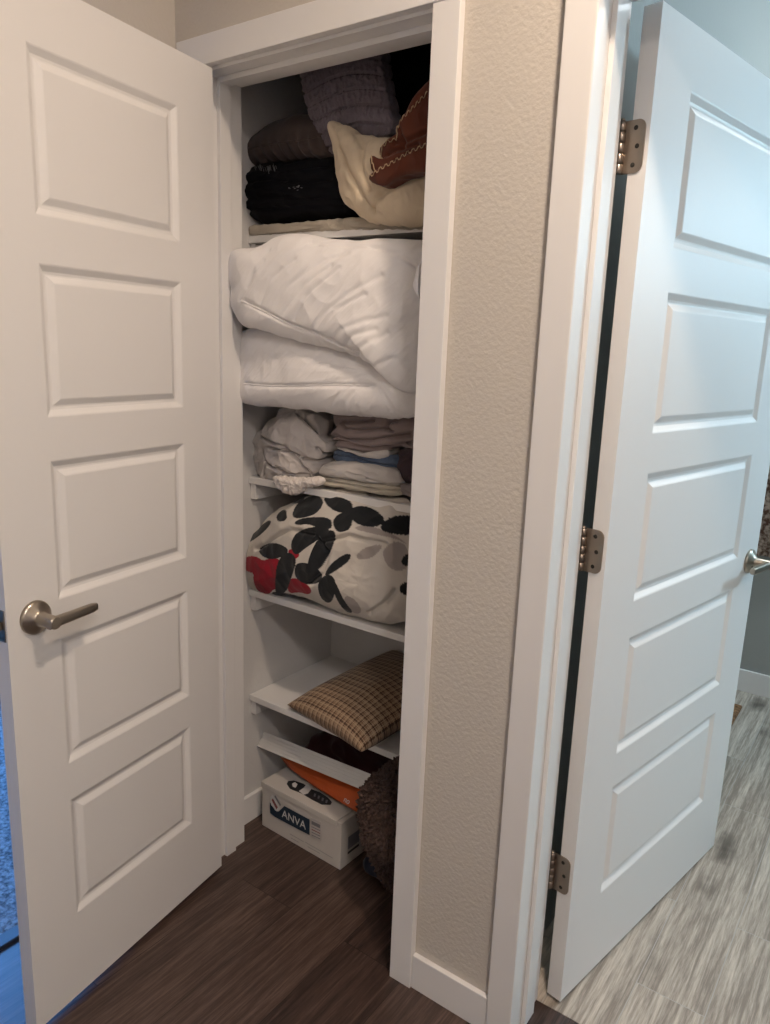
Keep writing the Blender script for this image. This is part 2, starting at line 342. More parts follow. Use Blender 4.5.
# ------------------------------------------------------------------ doors
def door_slab(wd, z0, z1, y0, y1, s, pt, ph, pp):
    """slab with five moulded panels on both faces; local X along the door from its hinge"""
    bm = bmesh.new()
    zs = [z0]
    for i in range(4, -1, -1): zs += [pt-i*pp-ph, pt-i*pp]
    zs.append(z1); xs = [0, s, wd-s, wd]
    prof = ((.0, .0), (.003, .001), (.013, .0075), (.018, .0085), (.021, .0080), (.031, .0025), (.034, .0015))
    for side, y in ((0, y0), (1, y1)):
        sg = 1 if side == 0 else -1
        def quad(pts):
            vs = [bm.verts.new(p) for p in pts]
            bm.faces.new(vs if side == 0 else vs[::-1])
        for i in range(3):
            for j in range(len(zs)-1):
                xa, xb, za, zb = xs[i], xs[i+1], zs[j], zs[j+1]
                if i == 1 and j % 2 == 1:
                    for (o0, d0), (o1, d1) in zip(prof, prof[1:]):
                        a = [(xa+o0, za+o0), (xb-o0, za+o0), (xb-o0, zb-o0), (xa+o0, zb-o0)]
                        b = [(xa+o1, za+o1), (xb-o1, za+o1), (xb-o1, zb-o1), (xa+o1, zb-o1)]
                        for k in range(4):
                            n = (k+1) % 4
                            quad([(a[k][0], y+sg*d0, a[k][1]), (a[n][0], y+sg*d0, a[n][1]), (b[n][0], y+sg*d1, b[n][1]), (b[k][0], y+sg*d1, b[k][1])])
                    o, d = prof[-1]
                    quad([(xa+o, y+sg*d, za+o), (xb-o, y+sg*d, za+o), (xb-o, y+sg*d, zb-o), (xa+o, y+sg*d, zb-o)])
                else:
                    quad([(xa, y, za), (xb, y, za), (xb, y, zb), (xa, y, zb)])
    def q(*p): bm.faces.new([bm.verts.new(v) for v in p])
    q((0, y0, z1), (wd, y0, z1), (wd, y1, z1), (0, y1, z1)); q((0, y0, z0), (0, y1, z0), (wd, y1, z0), (wd, y0, z0))
    q((0, y0, z0), (0, y0, z1), (0, y1, z1), (0, y1, z0)); q((wd, y0, z0), (wd, y1, z0), (wd, y1, z1), (wd, y0, z1))
    bmesh.ops.remove_doubles(bm, verts=bm.verts, dist=1e-5)
    return bm
def lever(parent, t, z, y, sg, direction, ln=.105, name='door_handle'):
    """rose, neck and lever; sg = outward direction along local Y; direction = -1 points to the hinge"""
    bm = bmesh.new()
    lathe(bm, [(.0335, 0), (.0335, .004), (.0325, .0065), (.029, .0085), (.021, .0135), (.0165, .0165), (.0145, .018), (.0128, .021), (.0128, .058), (.0110, .0605)], (t, y, z), (0, sg, 0), 40)
    h = link('door_handle', bm, M['nickel'], parent)
    h['label'] = 'satin nickel lever handle on a round rose'
    bm = bmesh.new(); yy = y+sg*.052
    # lever bar: rounded rectangular section swept along X with a slight taper
    secs = []
    for k in range(13):
        u = k/12; x = t - direction*.012 + direction*(ln+.012)*u
        hw = .0105 - .0015*u + (-.0015 if k == 12 else 0); hd = .0080 - .001*u + (-.0015 if k == 12 else 0)
        yk = yy - sg*.004*u
        secs.append([bm.verts.new((x, yk+hd*math.copysign(abs(math.cos(a))**.6, math.cos(a)), z+hw*math.copysign(abs(math.sin(a))**.6, math.sin(a)))) for a in [2*pi*i/20 for i in range(20)]])
    for a, b in zip(secs, secs[1:]):
        for i in range(20): bm.faces.new((a[i], a[(i+1) % 20], b[(i+1) % 20], b[i])).smooth = True
    bm.faces.new(secs[0][::-1]); bm.faces.new(secs[-1]); bmesh.ops.recalc_face_normals(bm, faces=bm.faces)
    link('lever', bm, M['nickel'], h)
    bm = bmesh.new(); cyl(bm, (t-.013*direction*-1, y+sg*.0135, z-.010), (t-.013*direction*-1, y+sg*.0165, z-.010), .0032, n=14)
    link('set_screw', bm, M['screw'], h)
T1 = .1474; X1, Y1 = -1.1494, -.0143; W1 = .5984
d1 = tag(empty('door_1', (X1, Y1, 0), math.atan2(-math.cos(T1), math.sin(T1))), 'open white five-panel closet door with a satin nickel lever, at the left', 'door', kind=S)
link('door_slab', door_slab(W1, .018, 2.043, -.035, 0, .1149, 1.936, .2772, .3594), M['paint'], d1)
lever(d1, .538, .921, 0, 1, -1)
lever(d1, .538, .921, -.035, -1, -1)
bm = bmesh.new(); box(bm, (W1-.0005, -.031, .889), (W1+.0015, -.004, .951), .0006); lp = link('latch_plate', bm, M['nickel'], d1)
bm = bmesh.new(); box(bm, (W1+.0015, -.024, .911), (W1+.010, -.011, .929), .002); link('latch_bolt', bm, M['nickel'], lp)
T2 = .1772; X2, Y2 = -.2139, .1532; W2 = .8346
d2 = tag(empty('door_2', (X2, Y2, 0), math.atan2(math.cos(T2), math.sin(T2))), 'open white five-panel bathroom door hung on three nickel hinges, at the right', 'door', kind=S)
link('door_slab', door_slab(W2, .012, 2.043, 0, .035, .1364, 1.936, .2772, .3594), M['paint'], d2)
lever(d2, .782, .918, 0, -1, -1)
lever(d2, .782, .918, .035, 1, -1)
def hinge(parent, zc, X_edge, yface, pin):
    """leaf with rounded corners on the hinge edge of the door, knuckles at the pin; local door coordinates"""
    h = .089; r = .014
    bm = bmesh.new()
    y0 = pin[1]; y1 = yface
    pts = [(y0, -h/2), (y1+r, -h/2)] + [(y1+r-r*math.sin(a), -h/2+r-r*math.cos(a)) for a in [pi/2*k/6 for k in range(1, 7)]]
    pts += [(y1+r-r*math.cos(a), h/2-r+r*math.sin(a)) for a in [pi/2*k/6 for k in range(0, 7)]] + [(y0, h/2)]
    A = [bm.verts.new((X_edge, y, zc+z)) for y, z in pts]; B = [bm.verts.new((X_edge-.0022, y, zc+z)) for y, z in pts]
    bm.faces.new(A); bm.faces.new(B[::-1])
    for i in range(len(A)): bm.faces.new((A[i], B[i], B[(i+1) % len(A)], A[(i+1) % len(A)]))
    bmesh.ops.recalc_face_normals(bm, faces=bm.faces)
    lf = link('hinge', bm, M['bronze'], parent)
    bm = bmesh.new()
    for k in range(5):
        z0 = zc-h/2+h*k/5+.0006; z1 = zc-h/2+h*(k+1)/5-.0006
        lathe(bm, [(.0056, z0), (.0070, z0+.0012), (.0070, z1-.0012), (.0056, z1)], (pin[0], pin[1], 0), (0, 0, 1), 18)
    lathe(bm, [(.003, zc+h/2), (.0055, zc+h/2+.001), (.005, zc+h/2+.003), (.002, zc+h/2+.0045)], (pin[0], pin[1], 0), (0, 0, 1), 14)
    link('hinge_knuckle', bm, M['bronze'], lf)
    for (yy, zz) in ((y0*.42+y1*.58, .031), (y0*.30+y1*.70, 0), (y0*.42+y1*.58, -.031)):
        bm = bmesh.new()
        lathe(bm, [(.0042, 0), (.0042, .0004), (.0030, .0008)], (X_edge-.0022, yy, zc+zz), (-1, 0, 0), 14)
        sc = link('screw', bm, M['screw'], lf)
for zc in (1.817, 1.068, .328):
    hinge(d2, zc, -.0003, .0075, (-.0065, .0510))

# ------------------------------------------------------------------ closet shelves
SHY = .203
ords = {1.724: 'topmost closet shelf, carrying the dark pillows and the rust throw', 1.400: 'closet shelf hidden under the white comforters',
        1.082: 'closet shelf carrying the folded sheets', .750: 'closet shelf under the black leaf print comforter', .420: 'lowest closet shelf, holding the checked pillow'}
shelf0 = None
for z, lab in ords.items():
    t = tag(empty('closet_shelf', (-.855, .39, z)), 'white painted ' + lab, 'shelf', 'white closet shelves')
    bm = bmesh.new(); box(bm, (-.407, SHY-.39, -.019), (.404, .194, 0), .0015)
    link('shelf_board', bm, M['trim'], t)
    for (a, b) in (((-.4075, SHY-.39+.008, -.064), (-.389, .194, -.0195)), ((.387, SHY-.39+.008, -.064), (.4045, .194, -.0195)), ((-.388, .176, -.064), (.386, .194, -.0195))):
        bm = bmesh.new(); box(bm, a, b, .001); link('support_cleat', bm, M['trim'], t)

# ------------------------------------------------------------------ soft goods
def smooth_outline(pts, n, rounds=2):
    pts = [Vector(p) for p in pts]
    for _ in range(rounds):
        q = []
        for i in range(len(pts)):
            a, b = pts[i], pts[(i+1) % len(pts)]
            q += [a*.75+b*.25, a*.25+b*.75]
        pts = q
    ln = [0]
    for i in range(len(pts)): ln.append(ln[-1] + (pts[(i+1) % len(pts)]-pts[i]).length)
    out = []; k = 0
    for i in range(n):
        s = ln[-1]*i/n
        while ln[k+1] < s: k += 1
        f = (s-ln[k])/max(1e-9, ln[k+1]-ln[k])
        out.append(pts[k].lerp(pts[(k+1) % len(pts)], f))
    return out
def soft(name, px, ysil, front, back, material, disp=None, parent=None, n=220, rings=70, e=.5, rounds=2, clamp=None, center=None, tilt=0, brings=22, bshrink=.12, xlim=None):
    """stuffed textile: its outline stands at depth ysil, it bulges `front` forward and runs `back` deep"""
    P3 = [at(x, y, ysil) for x, y in px]
    ol = smooth_outline([(p.x, p.z) for p in P3], n, rounds)
    if center: c3 = at(*center, ysil); c = Vector((c3.x, c3.z))
    else: c = sum(ol, Vector((0, 0)))/n
    bm = bmesh.new(); R = []
    def ring(r, y):
        vs = []
        for p in ol:
            q = c + (p-c)*r
            x, z, yy = q.x, q.y, y + tilt*(q.y-c.y) + SLANT[0]*(q.x-SLANT[1])
            if clamp and yy > clamp[0]-.01: z = max(z, clamp[1]+.002)
            if clamp and len(clamp) > 2 and yy > clamp[0]-.01: z = min(z, clamp[2])
            if xlim: x = min(max(x, xlim[0]), xlim[1])
            vs.append(bm.verts.new((x, yy, z)))
        R.append(vs)
    for k in range(rings):
        u = (k+.35)/rings
        r = u; hgt = (1-u**(2/e*.9))**.5 if u < 1 else 0
        # more rings near the rim
        r = 1-(1-u)**1.35; hgt = max(0, 1-r**(1.2/e))**.62
        ring(r, ysil-front*hgt)
    for k in range(1, brings+1):
        u = k/brings
        ring(1-bshrink*(u**3), ysil+back*u)
    for k in range(1, 8):
        u = k/8; ring((1-bshrink)*(1-u), ysil+back+.01*math.sin(u*pi/2))
    for a, b in zip(R, R[1:]):
        for i in range(n):
            j = (i+1) % n; bm.faces.new((a[i], a[j], b[j], b[i]))
    bm.faces.new(R[0][::-1]); bm.faces.new(R[-1])
    bmesh.ops.recalc_face_normals(bm, faces=bm.faces)
    bm.normal_update()
    if disp:
        mv = [(v, v.normal.copy(), disp(v.co)) for v in bm.verts]
        for v, nn, d in mv:
            if d:
                v.co += nn*d
    if xlim:
        for v in bm.verts: v.co.x = min(max(v.co.x, xlim[0]), xlim[1])
    return link(name, bm, material, parent, smooth=True)
def fn(p, f, seed=0, st=(1, 1, 1)): return noise.noise(Vector((p.x*f*st[0]+seed, p.y*f*st[1]+seed*.7, p.z*f*st[2]-seed)))
def ridge(p, f, seed=0, st=(1, 1, 1)): return 1-2*abs(fn(p, f, seed, st))
def radial(p, o, k, seed=0, reach=.3, base=.0):
    dx, dz = p.x-o.x, p.z-o.z; r = math.hypot(dx, dz)+1e-4; a = math.atan2(dz, dx)
    return (1-2*abs(noise.noise(Vector((a*k+seed, r*5, seed)))))*max(base, math.exp(-r/reach))*min(1, r/.05)
def groove(p, lines, wd, depth):
    """creases that follow polylines of (x,z) points"""
    q = Vector((p.x, p.z)); d = 0
    for ln in lines:
        m = 9
        for a, b in zip(ln, ln[1:]):
            ab = b-a; t = max(0, min(1, (q-a).dot(ab)/ab.length_squared)); m = min(m, (q-(a+ab*t)).length)
        if m < wd*3: d -= depth*math.exp(-(m/wd)**2)
    return d
def lines_at(pls, y): return [[Vector((at(px, py, y).x, at(px, py, y).z)) for px, py in pl] for pl in pls]
def on_surface(o, px, lift=0.0):
    """points of a pixel polyline dropped onto the surface of an object"""
    me = o.data; bv = BVHTree.FromPolygons([v.co for v in me.vertices], [p.vertices for p in me.polygons]); out = []
    for (ax, ay), (bx, by) in zip(px, px[1:]):
        k = max(2, int(math.hypot(bx-ax, by-ay)/1.5))
        for i in range(k):
            f = i/k; d = ray(ax+(bx-ax)*f, ay+(by-ay)*f).normalized(); h = bv.ray_cast(CAM, d)
            if h[0] is not None: out.append(h[0]+h[1]*lift)
    return out
def cr(scale, ox, oy, pts): return [(ox+x/scale, oy+y/scale) for x, y in pts]

# --- two white comforters
SLANT[:] = [.10, -1.17]
z3 = lambda pts: cr(3.5, 220, 220, pts)
g0 = at(388, 368, .06)
# lower comforter
gl = at(372, 372, .09)
low_px = z3([(60,392),(150,372),(300,400),(480,450),(580,500),(680,560),(740,600),(736,670),(700,690),(610,697),(500,684),(400,672),(200,652),(85,640),(50,600),(46,480)])
lg = lines_at([z3([(80,575),(180,582),(300,580),(400,578),(530,580)])], .09)
def dl(p):
    d = .006*fn(p, 9, 3)+.003*ridge(p, 24, 5, (1, 1, .5))
    d += .007*radial(p, gl, 6, 2, .10)+groove(p, lg, .005, .006)
    return d
lowc = soft('comforter', low_px, .140, .05, .33, M['duvet'], dl, e=.42, clamp=(.190, 1.405, 1.50), xlim=(-1.255, -.6), bshrink=.04)
tag(lowc, 'folded white comforter drooping over the shelf edge, under the puffier one', 'comforter', 'white comforters on the middle shelf')
pts = on_surface(lowc, z3([(84,574),(180,581),(300,579),(400,577),(530,580)]), .0005)
bm = bmesh.new(); tube(bm, pts, .0022, 8); link('piping', bm, M['duvet'], lowc, True)
# upper comforter
SLANT[:] = [.17, -1.17]
up_px = z3([(66,100),(120,95),(165,72),(215,50),(270,44),(340,62),(450,72),(560,66),(700,74),(770,90),(780,300),(760,560),(700,606),(640,602),(596,560),(560,512),(480,475),(400,452),(330,440),(250,416),(150,388),(78,380),(52,330),(38,285),(50,240),(38,200),(38,120)])
SLANT[:] = [.17, -1.17]
ug = lines_at([z3([(75,285),(150,320),(250,370),(340,405),(420,445),(490,468)])], .03)
ARCS = lines_at([cr(3.85, 225, 230, q) for q in ([(352,440),(358,380),(420,310),(520,235),(620,180)], [(372,445),(385,390),(450,310),(560,250)], [(400,445),(470,385),(560,350),(640,335)], [(440,470),(520,405),(600,385)],
    [(500,485),(560,440),(640,400)], [(590,525),(640,500),(665,495)], [(150,285),(200,190),(290,120)], [(200,330),(260,230),(400,120),(480,90)], [(290,350),(340,260),(460,150)],
    [(90,220),(130,130),(170,80)], [(330,50),(450,55),(600,65),(740,135)], [(240,330),(330,220),(430,140)], [(60,270),(110,190),(160,120)], [(560,60),(680,90),(750,150)])], .05)
WID = [.0055, .005, .0055, .005, .005, .005, .005, .005, .004, .005, .004, .004, .005, .004]
def du(p):
    d = .008*fn(p, 7, 1)+.002*ridge(p, 20, 9, (1, 1, 1))
    d += groove(p, ug, .0055, .006)
    for l_, w_ in zip(ARCS, WID): d += groove(p, [l_], w_*1.2, .0036)
    q = p.x*.75+p.z*.65; s = p.x*.65-p.z*.75
    d += .0022*noise.noise(Vector((s*34, q*7, 2)))
    return d
upc = soft('comforter', up_px, .075, .050, .36, M['duvet'], du, n=300, rings=110, e=.40, clamp=(.230, 1.51, 1.655), xlim=(-1.185, -.595), bshrink=.10)
tag(upc, 'big puffy white comforter bulging out of the closet above the other one', 'comforter', 'white comforters on the middle shelf')
pts = on_surface(upc, z3([(75,283),(150,318),(250,368),(335,402),(420,443),(490,466)]), .0005)
bm = bmesh.new(); tube(bm, pts, .0026, 8); link('piping', bm, M['duvet'], upc, True)

SLANT[:] = [0, 0]
# --- top shelf
z7 = lambda pts: cr(3.5, 220, 30, pts)
o = soft('blanket', z7([(95,684),(200,680),(340,668),(480,655),(560,660),(720,660),(760,690),(760,700),(560,700),(380,704),(200,716),(110,722),(90,712)]), .208, .010, .26, M['fleece'],
         lambda p: .003*fn(p, 60, 2)+.0015*fn(p, 150, 3), e=.3, n=260, rings=24, rounds=1, xlim=(-1.2615, -.48), bshrink=.02)
tag(o, 'flat folded cream fleece blanket at the bottom of the top shelf pile', 'blanket')
gb = lines_at([z7([(90,600),(200,590),(330,600),(460,590)]), z7([(95,640),(250,630),(440,620)]), z7([(100,540),(220,530),(330,545),(410,530)]), z7([(170,490),(260,500),(400,480)])], .22)
o = soft('blanket', z7([(80,520),(110,492),(160,470),(250,470),(330,455),(420,445),(470,480),(500,560),(500,640),(420,655),(300,664),(200,680),(120,672),(85,630),(76,570)]), .235, .055, .22, M['black'],
         lambda p: .005*ridge(p, 18, 4, (1, 1, 3))+groove(p, gb, .005, .008), e=.45, bshrink=.1)
tag(o, 'black knitted blanket folded on the left of the top shelf', 'blanket')
bl = o
r2 = random.Random(3)
bm = bmesh.new()
for k in range(26):
    x = 118+r2.random()*80; y = 487-abs(x-165)*.25*r2.random()-r2.random()*14
    a = on_surface(bl, z7([(x, y), (x+6, y+14+r2.random()*10)]), .001)
    if len(a) > 1: tube(bm, a, .0009, 5)
f = link('fringe', bm, mat('silver_grey_thread', (.16, .16, .17), .6), bl, True); f['label'] = 'silvery grey thread tufts'
bm = bmesh.new()
for k in range(14):
    x = 240+r2.random()*45; y = 545+r2.random()*16
    a = on_surface(bl, z7([(x, y), (x+10, y+r2.random()*6-3)]), .001)
    if len(a) > 1: tube(bm, a, .0008, 5)
f = link('thread_tuft', bm, f.data.materials[0], bl, True); f['label'] = 'small silvery thread tuft'
zp = lambda pts: cr(3.5, 220, 30, pts)
pc = at(*zp([(300, 400)])[0], .20)
def dp(p):
    a = p.x*60+p.z*8; m = math.exp(-((p.z-(pc.z+(p.x-pc.x)*.12))/.028)**2)
    return .0040*math.sin(a*3.2+3*fn(p, 9, 4))*m+.004*fn(p, 14, 2)
o = soft('pillow', zp([(52,425),(80,398),(120,370),(180,330),(260,296),(320,300),(400,330),(430,400),(420,455),(330,450),(230,455),(150,475),(80,470)]), .235, .045, .20, M['brown_pillow'], dp, e=.6, bshrink=.3, rounds=1, n=300, rings=90, xlim=(-1.262, -.47))
tag(o, 'dark brown pleated pillow lying on the black blanket', 'pillow')
pts = on_surface(o, zp([(95,415),(160,400),(250,390),(320,378),(360,372)]), .0005)
if len(pts) > 2:
    bm = bmesh.new(); tube(bm, pts, .0022, 8); link('piping', bm, M['brown_pillow'], o, True)
# black pile at the back
o = soft('blanket', z7([(300,130),(420,60),(560,30),(760,-30),(780,200),(770,400),(700,560),(560,640),(440,640),(330,440)]), .44, .04, .10, M['black'], lambda p: .01*ridge(p, 9, 4, (1, 1, 2.5)), e=.4, xlim=(-1.2, -.46))
tag(o, 'large black blanket heaped at the back of the top shelf', 'blanket')
# quilt
def dq(p):
    row = math.sin((p.z*1.0+.02*fn(p, 6, 3))*2*pi/.034)
    return .0028*ridge(p, 60, 3, (1.5, 1, .7))-.0055*max(0, row-.80)*5+.006*fn(p, 7, 8)
o = soft('quilt', zp([(280,150),(284,60),(400,40),(560,30),(572,150),(590,250),(610,345),(585,362),(530,378),(470,350),(400,335),(420,440),(385,425),(350,380),(305,290),(290,220)]), .215, .015, .04, M['quilt'], dq, n=320, rings=90, e=.3, rounds=1, center=zp([(450, 210)])[0], bshrink=.05)
tag(o, 'grey purple quilt hanging down from the top of the closet pile', 'quilt')
# cream pillow
cg = lines_at([zp([(405,340),(440,440),(500,560),(540,640)]), zp([(540,640),(560,600),(640,545),(715,510)]), zp([(470,350),(520,420),(520,500),(545,560)])], .17)
def dcm(p): return .006*fn(p, 8, 5)+.0022*ridge(p, 45, 3, (1, 1, .6))+groove(p, cg, .007, .009)+.003*ridge(p, 20, 6)
o = soft('pillow', zp([(384,330),(400,326),(470,350),(540,385),(600,390),(720,420),(760,500),(760,640),(720,688),(640,686),(560,682),(520,668),(470,630),(430,590),(408,500),(402,400),(388,350)]), .180, .035, .12, M['cream'], dcm, n=280, rings=90, e=.5, rounds=1, clamp=(.20, 1.726), bshrink=.1, xlim=(-1.2, -.47))
tag(o, 'cream pillow with a pointed corner at the right of the top shelf', 'pillow')
# rust throw
rg = lines_at([zp([(600,440),(640,420),(700,408)]), zp([(625,400),(660,395),(740,360)]), zp([(630,350),(650,385),(645,420)])], .15)
def dr(p): return .004*fn(p, 12, 7)+groove(p, rg, .006, .010)+.003*ridge(p, 26, 2)
o = soft('throw_blanket', zp([(520,515),(545,500),(620,455),(720,403),(790,380),(790,490),(700,498),(640,510),(600,532),(575,548),(540,540)]), .125, .016, .05, M['rust'], dr, n=260, rings=70, e=.3, rounds=1, center=zp([(660, 465)])[0], bshrink=.1, xlim=(-1.2, -.585))
tag(o, 'rust brown throw with cream blanket stitching on its edges', 'throw')
up_ = soft('upper_fold', zp([(578,478),(562,440),(566,408),(600,386),(618,372),(620,340),(650,295),(690,225),(730,172),(790,130),(790,420),(720,430),(640,470)]), .150, .016, .06, M['rust'], dr, o, n=260, rings=70, e=.3, rounds=1, bshrink=.1, xlim=(-1.2, -.585))
lp2 = soft('under_fold', zp([(526,445),(545,448),(565,462),(600,420),(660,410),(680,440),(620,480),(570,508),(535,500)]), .142, .010, .03, M['rust'], dr, o, n=120, rings=40, e=.3, rounds=1)
for k, pl in enumerate((zp([(726,222),(690,260),(640,310),(622,345),(618,380),(590,390),(570,410),(566,440),(576,470)]), zp([(722,404),(660,432),(610,462),(560,488),(526,514)]), zp([(532,445),(536,470),(548,492)]))):
    base = on_surface((up_, o, lp2)[k], pl, .0025)
    if len(base) < 4: continue
    zz = []
    for i, p in enumerate(base):
        zz.append(p+Vector((0, 0, (.0028 if i % 4 < 2 else -.0028))))
    bm = bmesh.new(); tube(bm, zz, .0012, 6); link('stitching', bm, M['thread'], o, True)
SLANT[:] = [0, 0]
# white pillow corner squeezed beside the comforter
o = soft('pillow', z3([(690,150),(760,130),(790,200),(760,290),(700,280),(672,232),(686,200)]), -.001+.012, .012, .03, M['duvet'], lambda p: .003*fn(p, 20), n=80, rings=30, xlim=(-1, -.585))
tag(o, 'white pillow corner poking out beside the closet casing', 'pillow')

# --- sheet shelf (z 1.082)
zs7 = lambda pts: cr(7.0, 235, 370, pts)
cl = lines_at([zs7([(250,545),(380,560),(450,640),(500,740)]), zs7([(150,460),(260,500),(370,540),(440,600)]), zs7([(180,560),(230,640),(190,720)]), zs7([(240,660),(350,710),(480,750)]), zs7([(400,300),(520,400),(620,540)]), zs7([(440,330),(560,440),(650,540)]), zs7([(550,560),(600,650),(470,620)])], .2)
def dsht(p):
    return .012*ridge(p, 11, 3, (1, 1, 1.3))+.009*ridge(p, 22, 8)+.0015*ridge(p, 60, 5)+groove(p, cl, .004, .016)-.008
o = soft('bed_sheet', zs7([(240,405),(290,330),(330,268),(430,262),(520,300),(600,390),(668,525),(630,570),(610,650),(600,740),(520,768),(400,772),(300,760),(180,735),(150,620),(145,500),(155,440),(190,410)]), .235, .045, .16, M['sheet'], dsht, n=300, rings=110, e=.5, rounds=1, bshrink=.35)
tag(o, 'crumpled off-white bed sheet heaped at the left of the linen shelf', 'bed sheet')
def dst(p): return .004*ridge(p, 60, 3, (1, 1, .5))+.003*ridge(p, 110, 5)
o = soft('pillow_sham', zs7([(272,745),(340,752),(430,765),(520,770),(600,755),(618,785),(560,805),(490,812),(470,845),(410,868),(350,852),(310,820),(280,785)]), .192, .012, .012, M['satin'], dst, n=200, rings=60, e=.5, rounds=1, bshrink=.3)
tag(o, 'shiny white ruffled cloth spilling over the linen shelf edge', 'cloth')
zf = lambda pts: cr(7.7, 320, 400, pts)
def layered(name, px, y, fr, bk, m, label, cat, lines=(), f=24, amp=.003, gd=.006, gw=.003, **k):
    g = lines_at([zf(l) for l in lines], y)
    o = soft(name, zf(px), y, fr, bk, m, lambda p: amp*ridge(p, f, len(label), (1, 1, 2.5))+groove(p, g, gw, gd), n=240, rings=60, e=.3, rounds=1, bshrink=.02, **k)
    return tag(o, label, cat)
XR = (-1.25, -.47)
layered('folded_cloth', [(-10,590),(90,590),(250,612),(420,645),(600,668),(640,690),(632,728),(560,735),(330,700),(100,662),(-10,640)], .222, .014, .25, M['floral'], 'cream patterned folded cloth at the bottom of the linen stack', 'linen', [[(0,615),(200,640),(420,680),(630,700)]], xlim=XR)
layered('folded_towel', [(-10,560),(20,510),(90,478),(200,470),(420,500),(590,535),(625,600),(636,640),(600,664),(420,640),(250,608),(60,585)], .222, .02, .24, M['towel'], 'off-white folded sheet lying on the patterned cloth', 'linen', [[(400,600),(520,640),(620,650)]], xlim=XR)
layered('folded_shirt', [(112,380),(200,392),(360,440),(480,462),(550,430),(616,415),(618,525),(520,520),(430,505),(300,470),(200,462),(108,462)], .232, .014, .22, M['denim'], 'blue folded cloth in the middle of the linen stack', 'linen', [[(120,420),(300,440),(480,490),(610,515)], [(300,460),(430,480),(600,500)]], gw=.002, xlim=XR)
layered('folded_napkin', [(122,366),(170,370),(260,395),(400,425),(470,425),(500,392),(535,388),(540,425),(500,450),(440,445),(330,430),(210,392)], .222, .010, .20, M['towel'], 'thin white folded cloth between the mauve sheets and the blue cloth', 'linen', xlim=XR)
layered('bed_sheet', [(95,300),(100,240),(125,190),(118,120),(130,60),(300,60),(640,60),(760,80),(760,365),(640,372),(540,378),(480,415),(380,405),(250,375),(130,360)], .232, .03, .24, M['mauve'], 'stack of mauve brown sheets folded in thick layers under the comforters', 'bed sheet',
        [[(90,245),(180,160),(330,160),(460,148)], [(210,165),(250,215),(330,230),(540,215),(600,235)], [(100,290),(160,265),(260,300),(440,305),(620,275),(720,262)], [(100,330),(180,310),(300,345),(460,370),(640,355),(720,330)], [(560,215),(580,170),(640,150)]], f=14, amp=.004, gd=.016, gw=.0045, xlim=XR)
layered('folded_cloth', [(618,385),(700,376),(760,376),(760,640),(690,636),(645,620),(608,580),(612,500)], .245, .02, .2, M['plum'], 'dark plum cloth at the right of the linen shelf', 'linen', xlim=XR)
layered('folded_cloth', [(640,636),(700,642),(760,650),(760,745),(690,738),(632,725)], .240, .02, .2, M['taupe'], 'grey taupe cloth under the plum cloth', 'linen', xlim=XR)

# --- leaf print comforter (z .75)
z4 = lambda pts: cr(3.85, 230, 380, pts)
LEAF = [[(110,655),(140,632),(180,628),(222,650),(215,672),(170,690),(130,682)], [(70,622),(90,590),(120,560),(150,540),(158,552),(125,590),(80,622)], [(180,522),(195,505),(215,498),(221,535),(195,546),(180,538)],
 [(222,460),(290,440),(280,472),(235,476)], [(245,505),(265,470),(330,440),(362,470),(330,515),(280,530),(245,530)], [(355,445),(468,460),(468,512),(420,510),(380,490)],
 [(462,505),(485,488),(530,488),(575,512),(595,545),(560,565),(500,558),(470,535)], [(398,535),(430,510),(472,510),(466,572),(420,587),(400,565)], [(576,575),(600,540),(640,522),(720,525),(720,595),(640,594)],
 [(248,548),(285,530),(385,528),(390,575),(340,570),(300,553),(262,560)], [(237,645),(243,610),(270,580),(330,565),(388,572),(345,610),(290,645),(256,675)], [(300,700),(330,625),(375,580),(408,590),(395,640),(365,700),(340,730),(308,725)],
 [(250,735),(258,705),(310,708),(355,745),(345,780),(290,786),(256,762)], [(182,700),(222,662),(256,690),(240,745),(215,818),(180,822),(174,790)], [(366,748),(385,712),(430,676),(465,670),(455,700),(410,732),(375,752)],
 [(338,795),(350,765),(380,748),(405,770),(405,815),(385,862),(350,838)], [(392,755),(412,790),(438,850),(478,897),(440,888),(402,830)], [(660,690),(685,668),(720,680),(720,720),(665,714)], [(654,790),(680,778),(720,790),(720,840),(656,822)],
 [(160,815),(230,822),(320,850),(340,862),(260,850),(170,828)]]
RED = [[(52,710),(58,690),(80,680),(108,684),(122,700),(150,690),(188,690),(200,730),(185,800),(165,800),(150,820),(120,818),(98,795),(90,760),(96,742),(66,738)], [(225,770),(255,763),(295,785),(314,812),(300,826),(268,815),(225,822)], [(222,655),(250,650),(270,672),(250,692),(232,690)]]
GREY = [[(483,685),(505,655),(550,635),(588,638),(560,675),(520,692)], [(590,655),(635,620),(680,640),(690,720),(640,735),(610,715),(595,690)], [(438,830),(478,842),(508,885),(490,902),(450,880)], [(470,570),(540,560),(640,600),(690,640),(640,610),(540,590)]]
YS = .235
def inside(x, z, poly):
    c = False; j = len(poly)-1
    for i in range(len(poly)):
        (xi, zi), (xj, zj) = poly[i], poly[j]
        if (zi > z) != (zj > z) and x < (xj-xi)*(z-zi)/(zj-zi)+xi: c = not c
        j = i
    return c
def printed():
    m = mat('leaf_print_cotton', (.6, .57, .52), .85, sheen=.15, spec=.2)
    a = N(m, 'ShaderNodeVertexColor', layer_name='print'); L(m, a, 'Color', P(m), 'Base Color'); bump(m, 900, .12, .0006, 2); bump(m, 26, .35, .006, 4); return m
M['print'] = printed()
cc = at(*z4([(560, 760)])[0], YS)
pg = lines_at([z4([(410,590),(450,640),(430,720),(380,760)]), z4([(430,600),(520,580),(640,620)]), z4([(390,575),(300,560),(230,590),(150,640)]), z4([(580,880),(640,840),(670,800)])], YS)
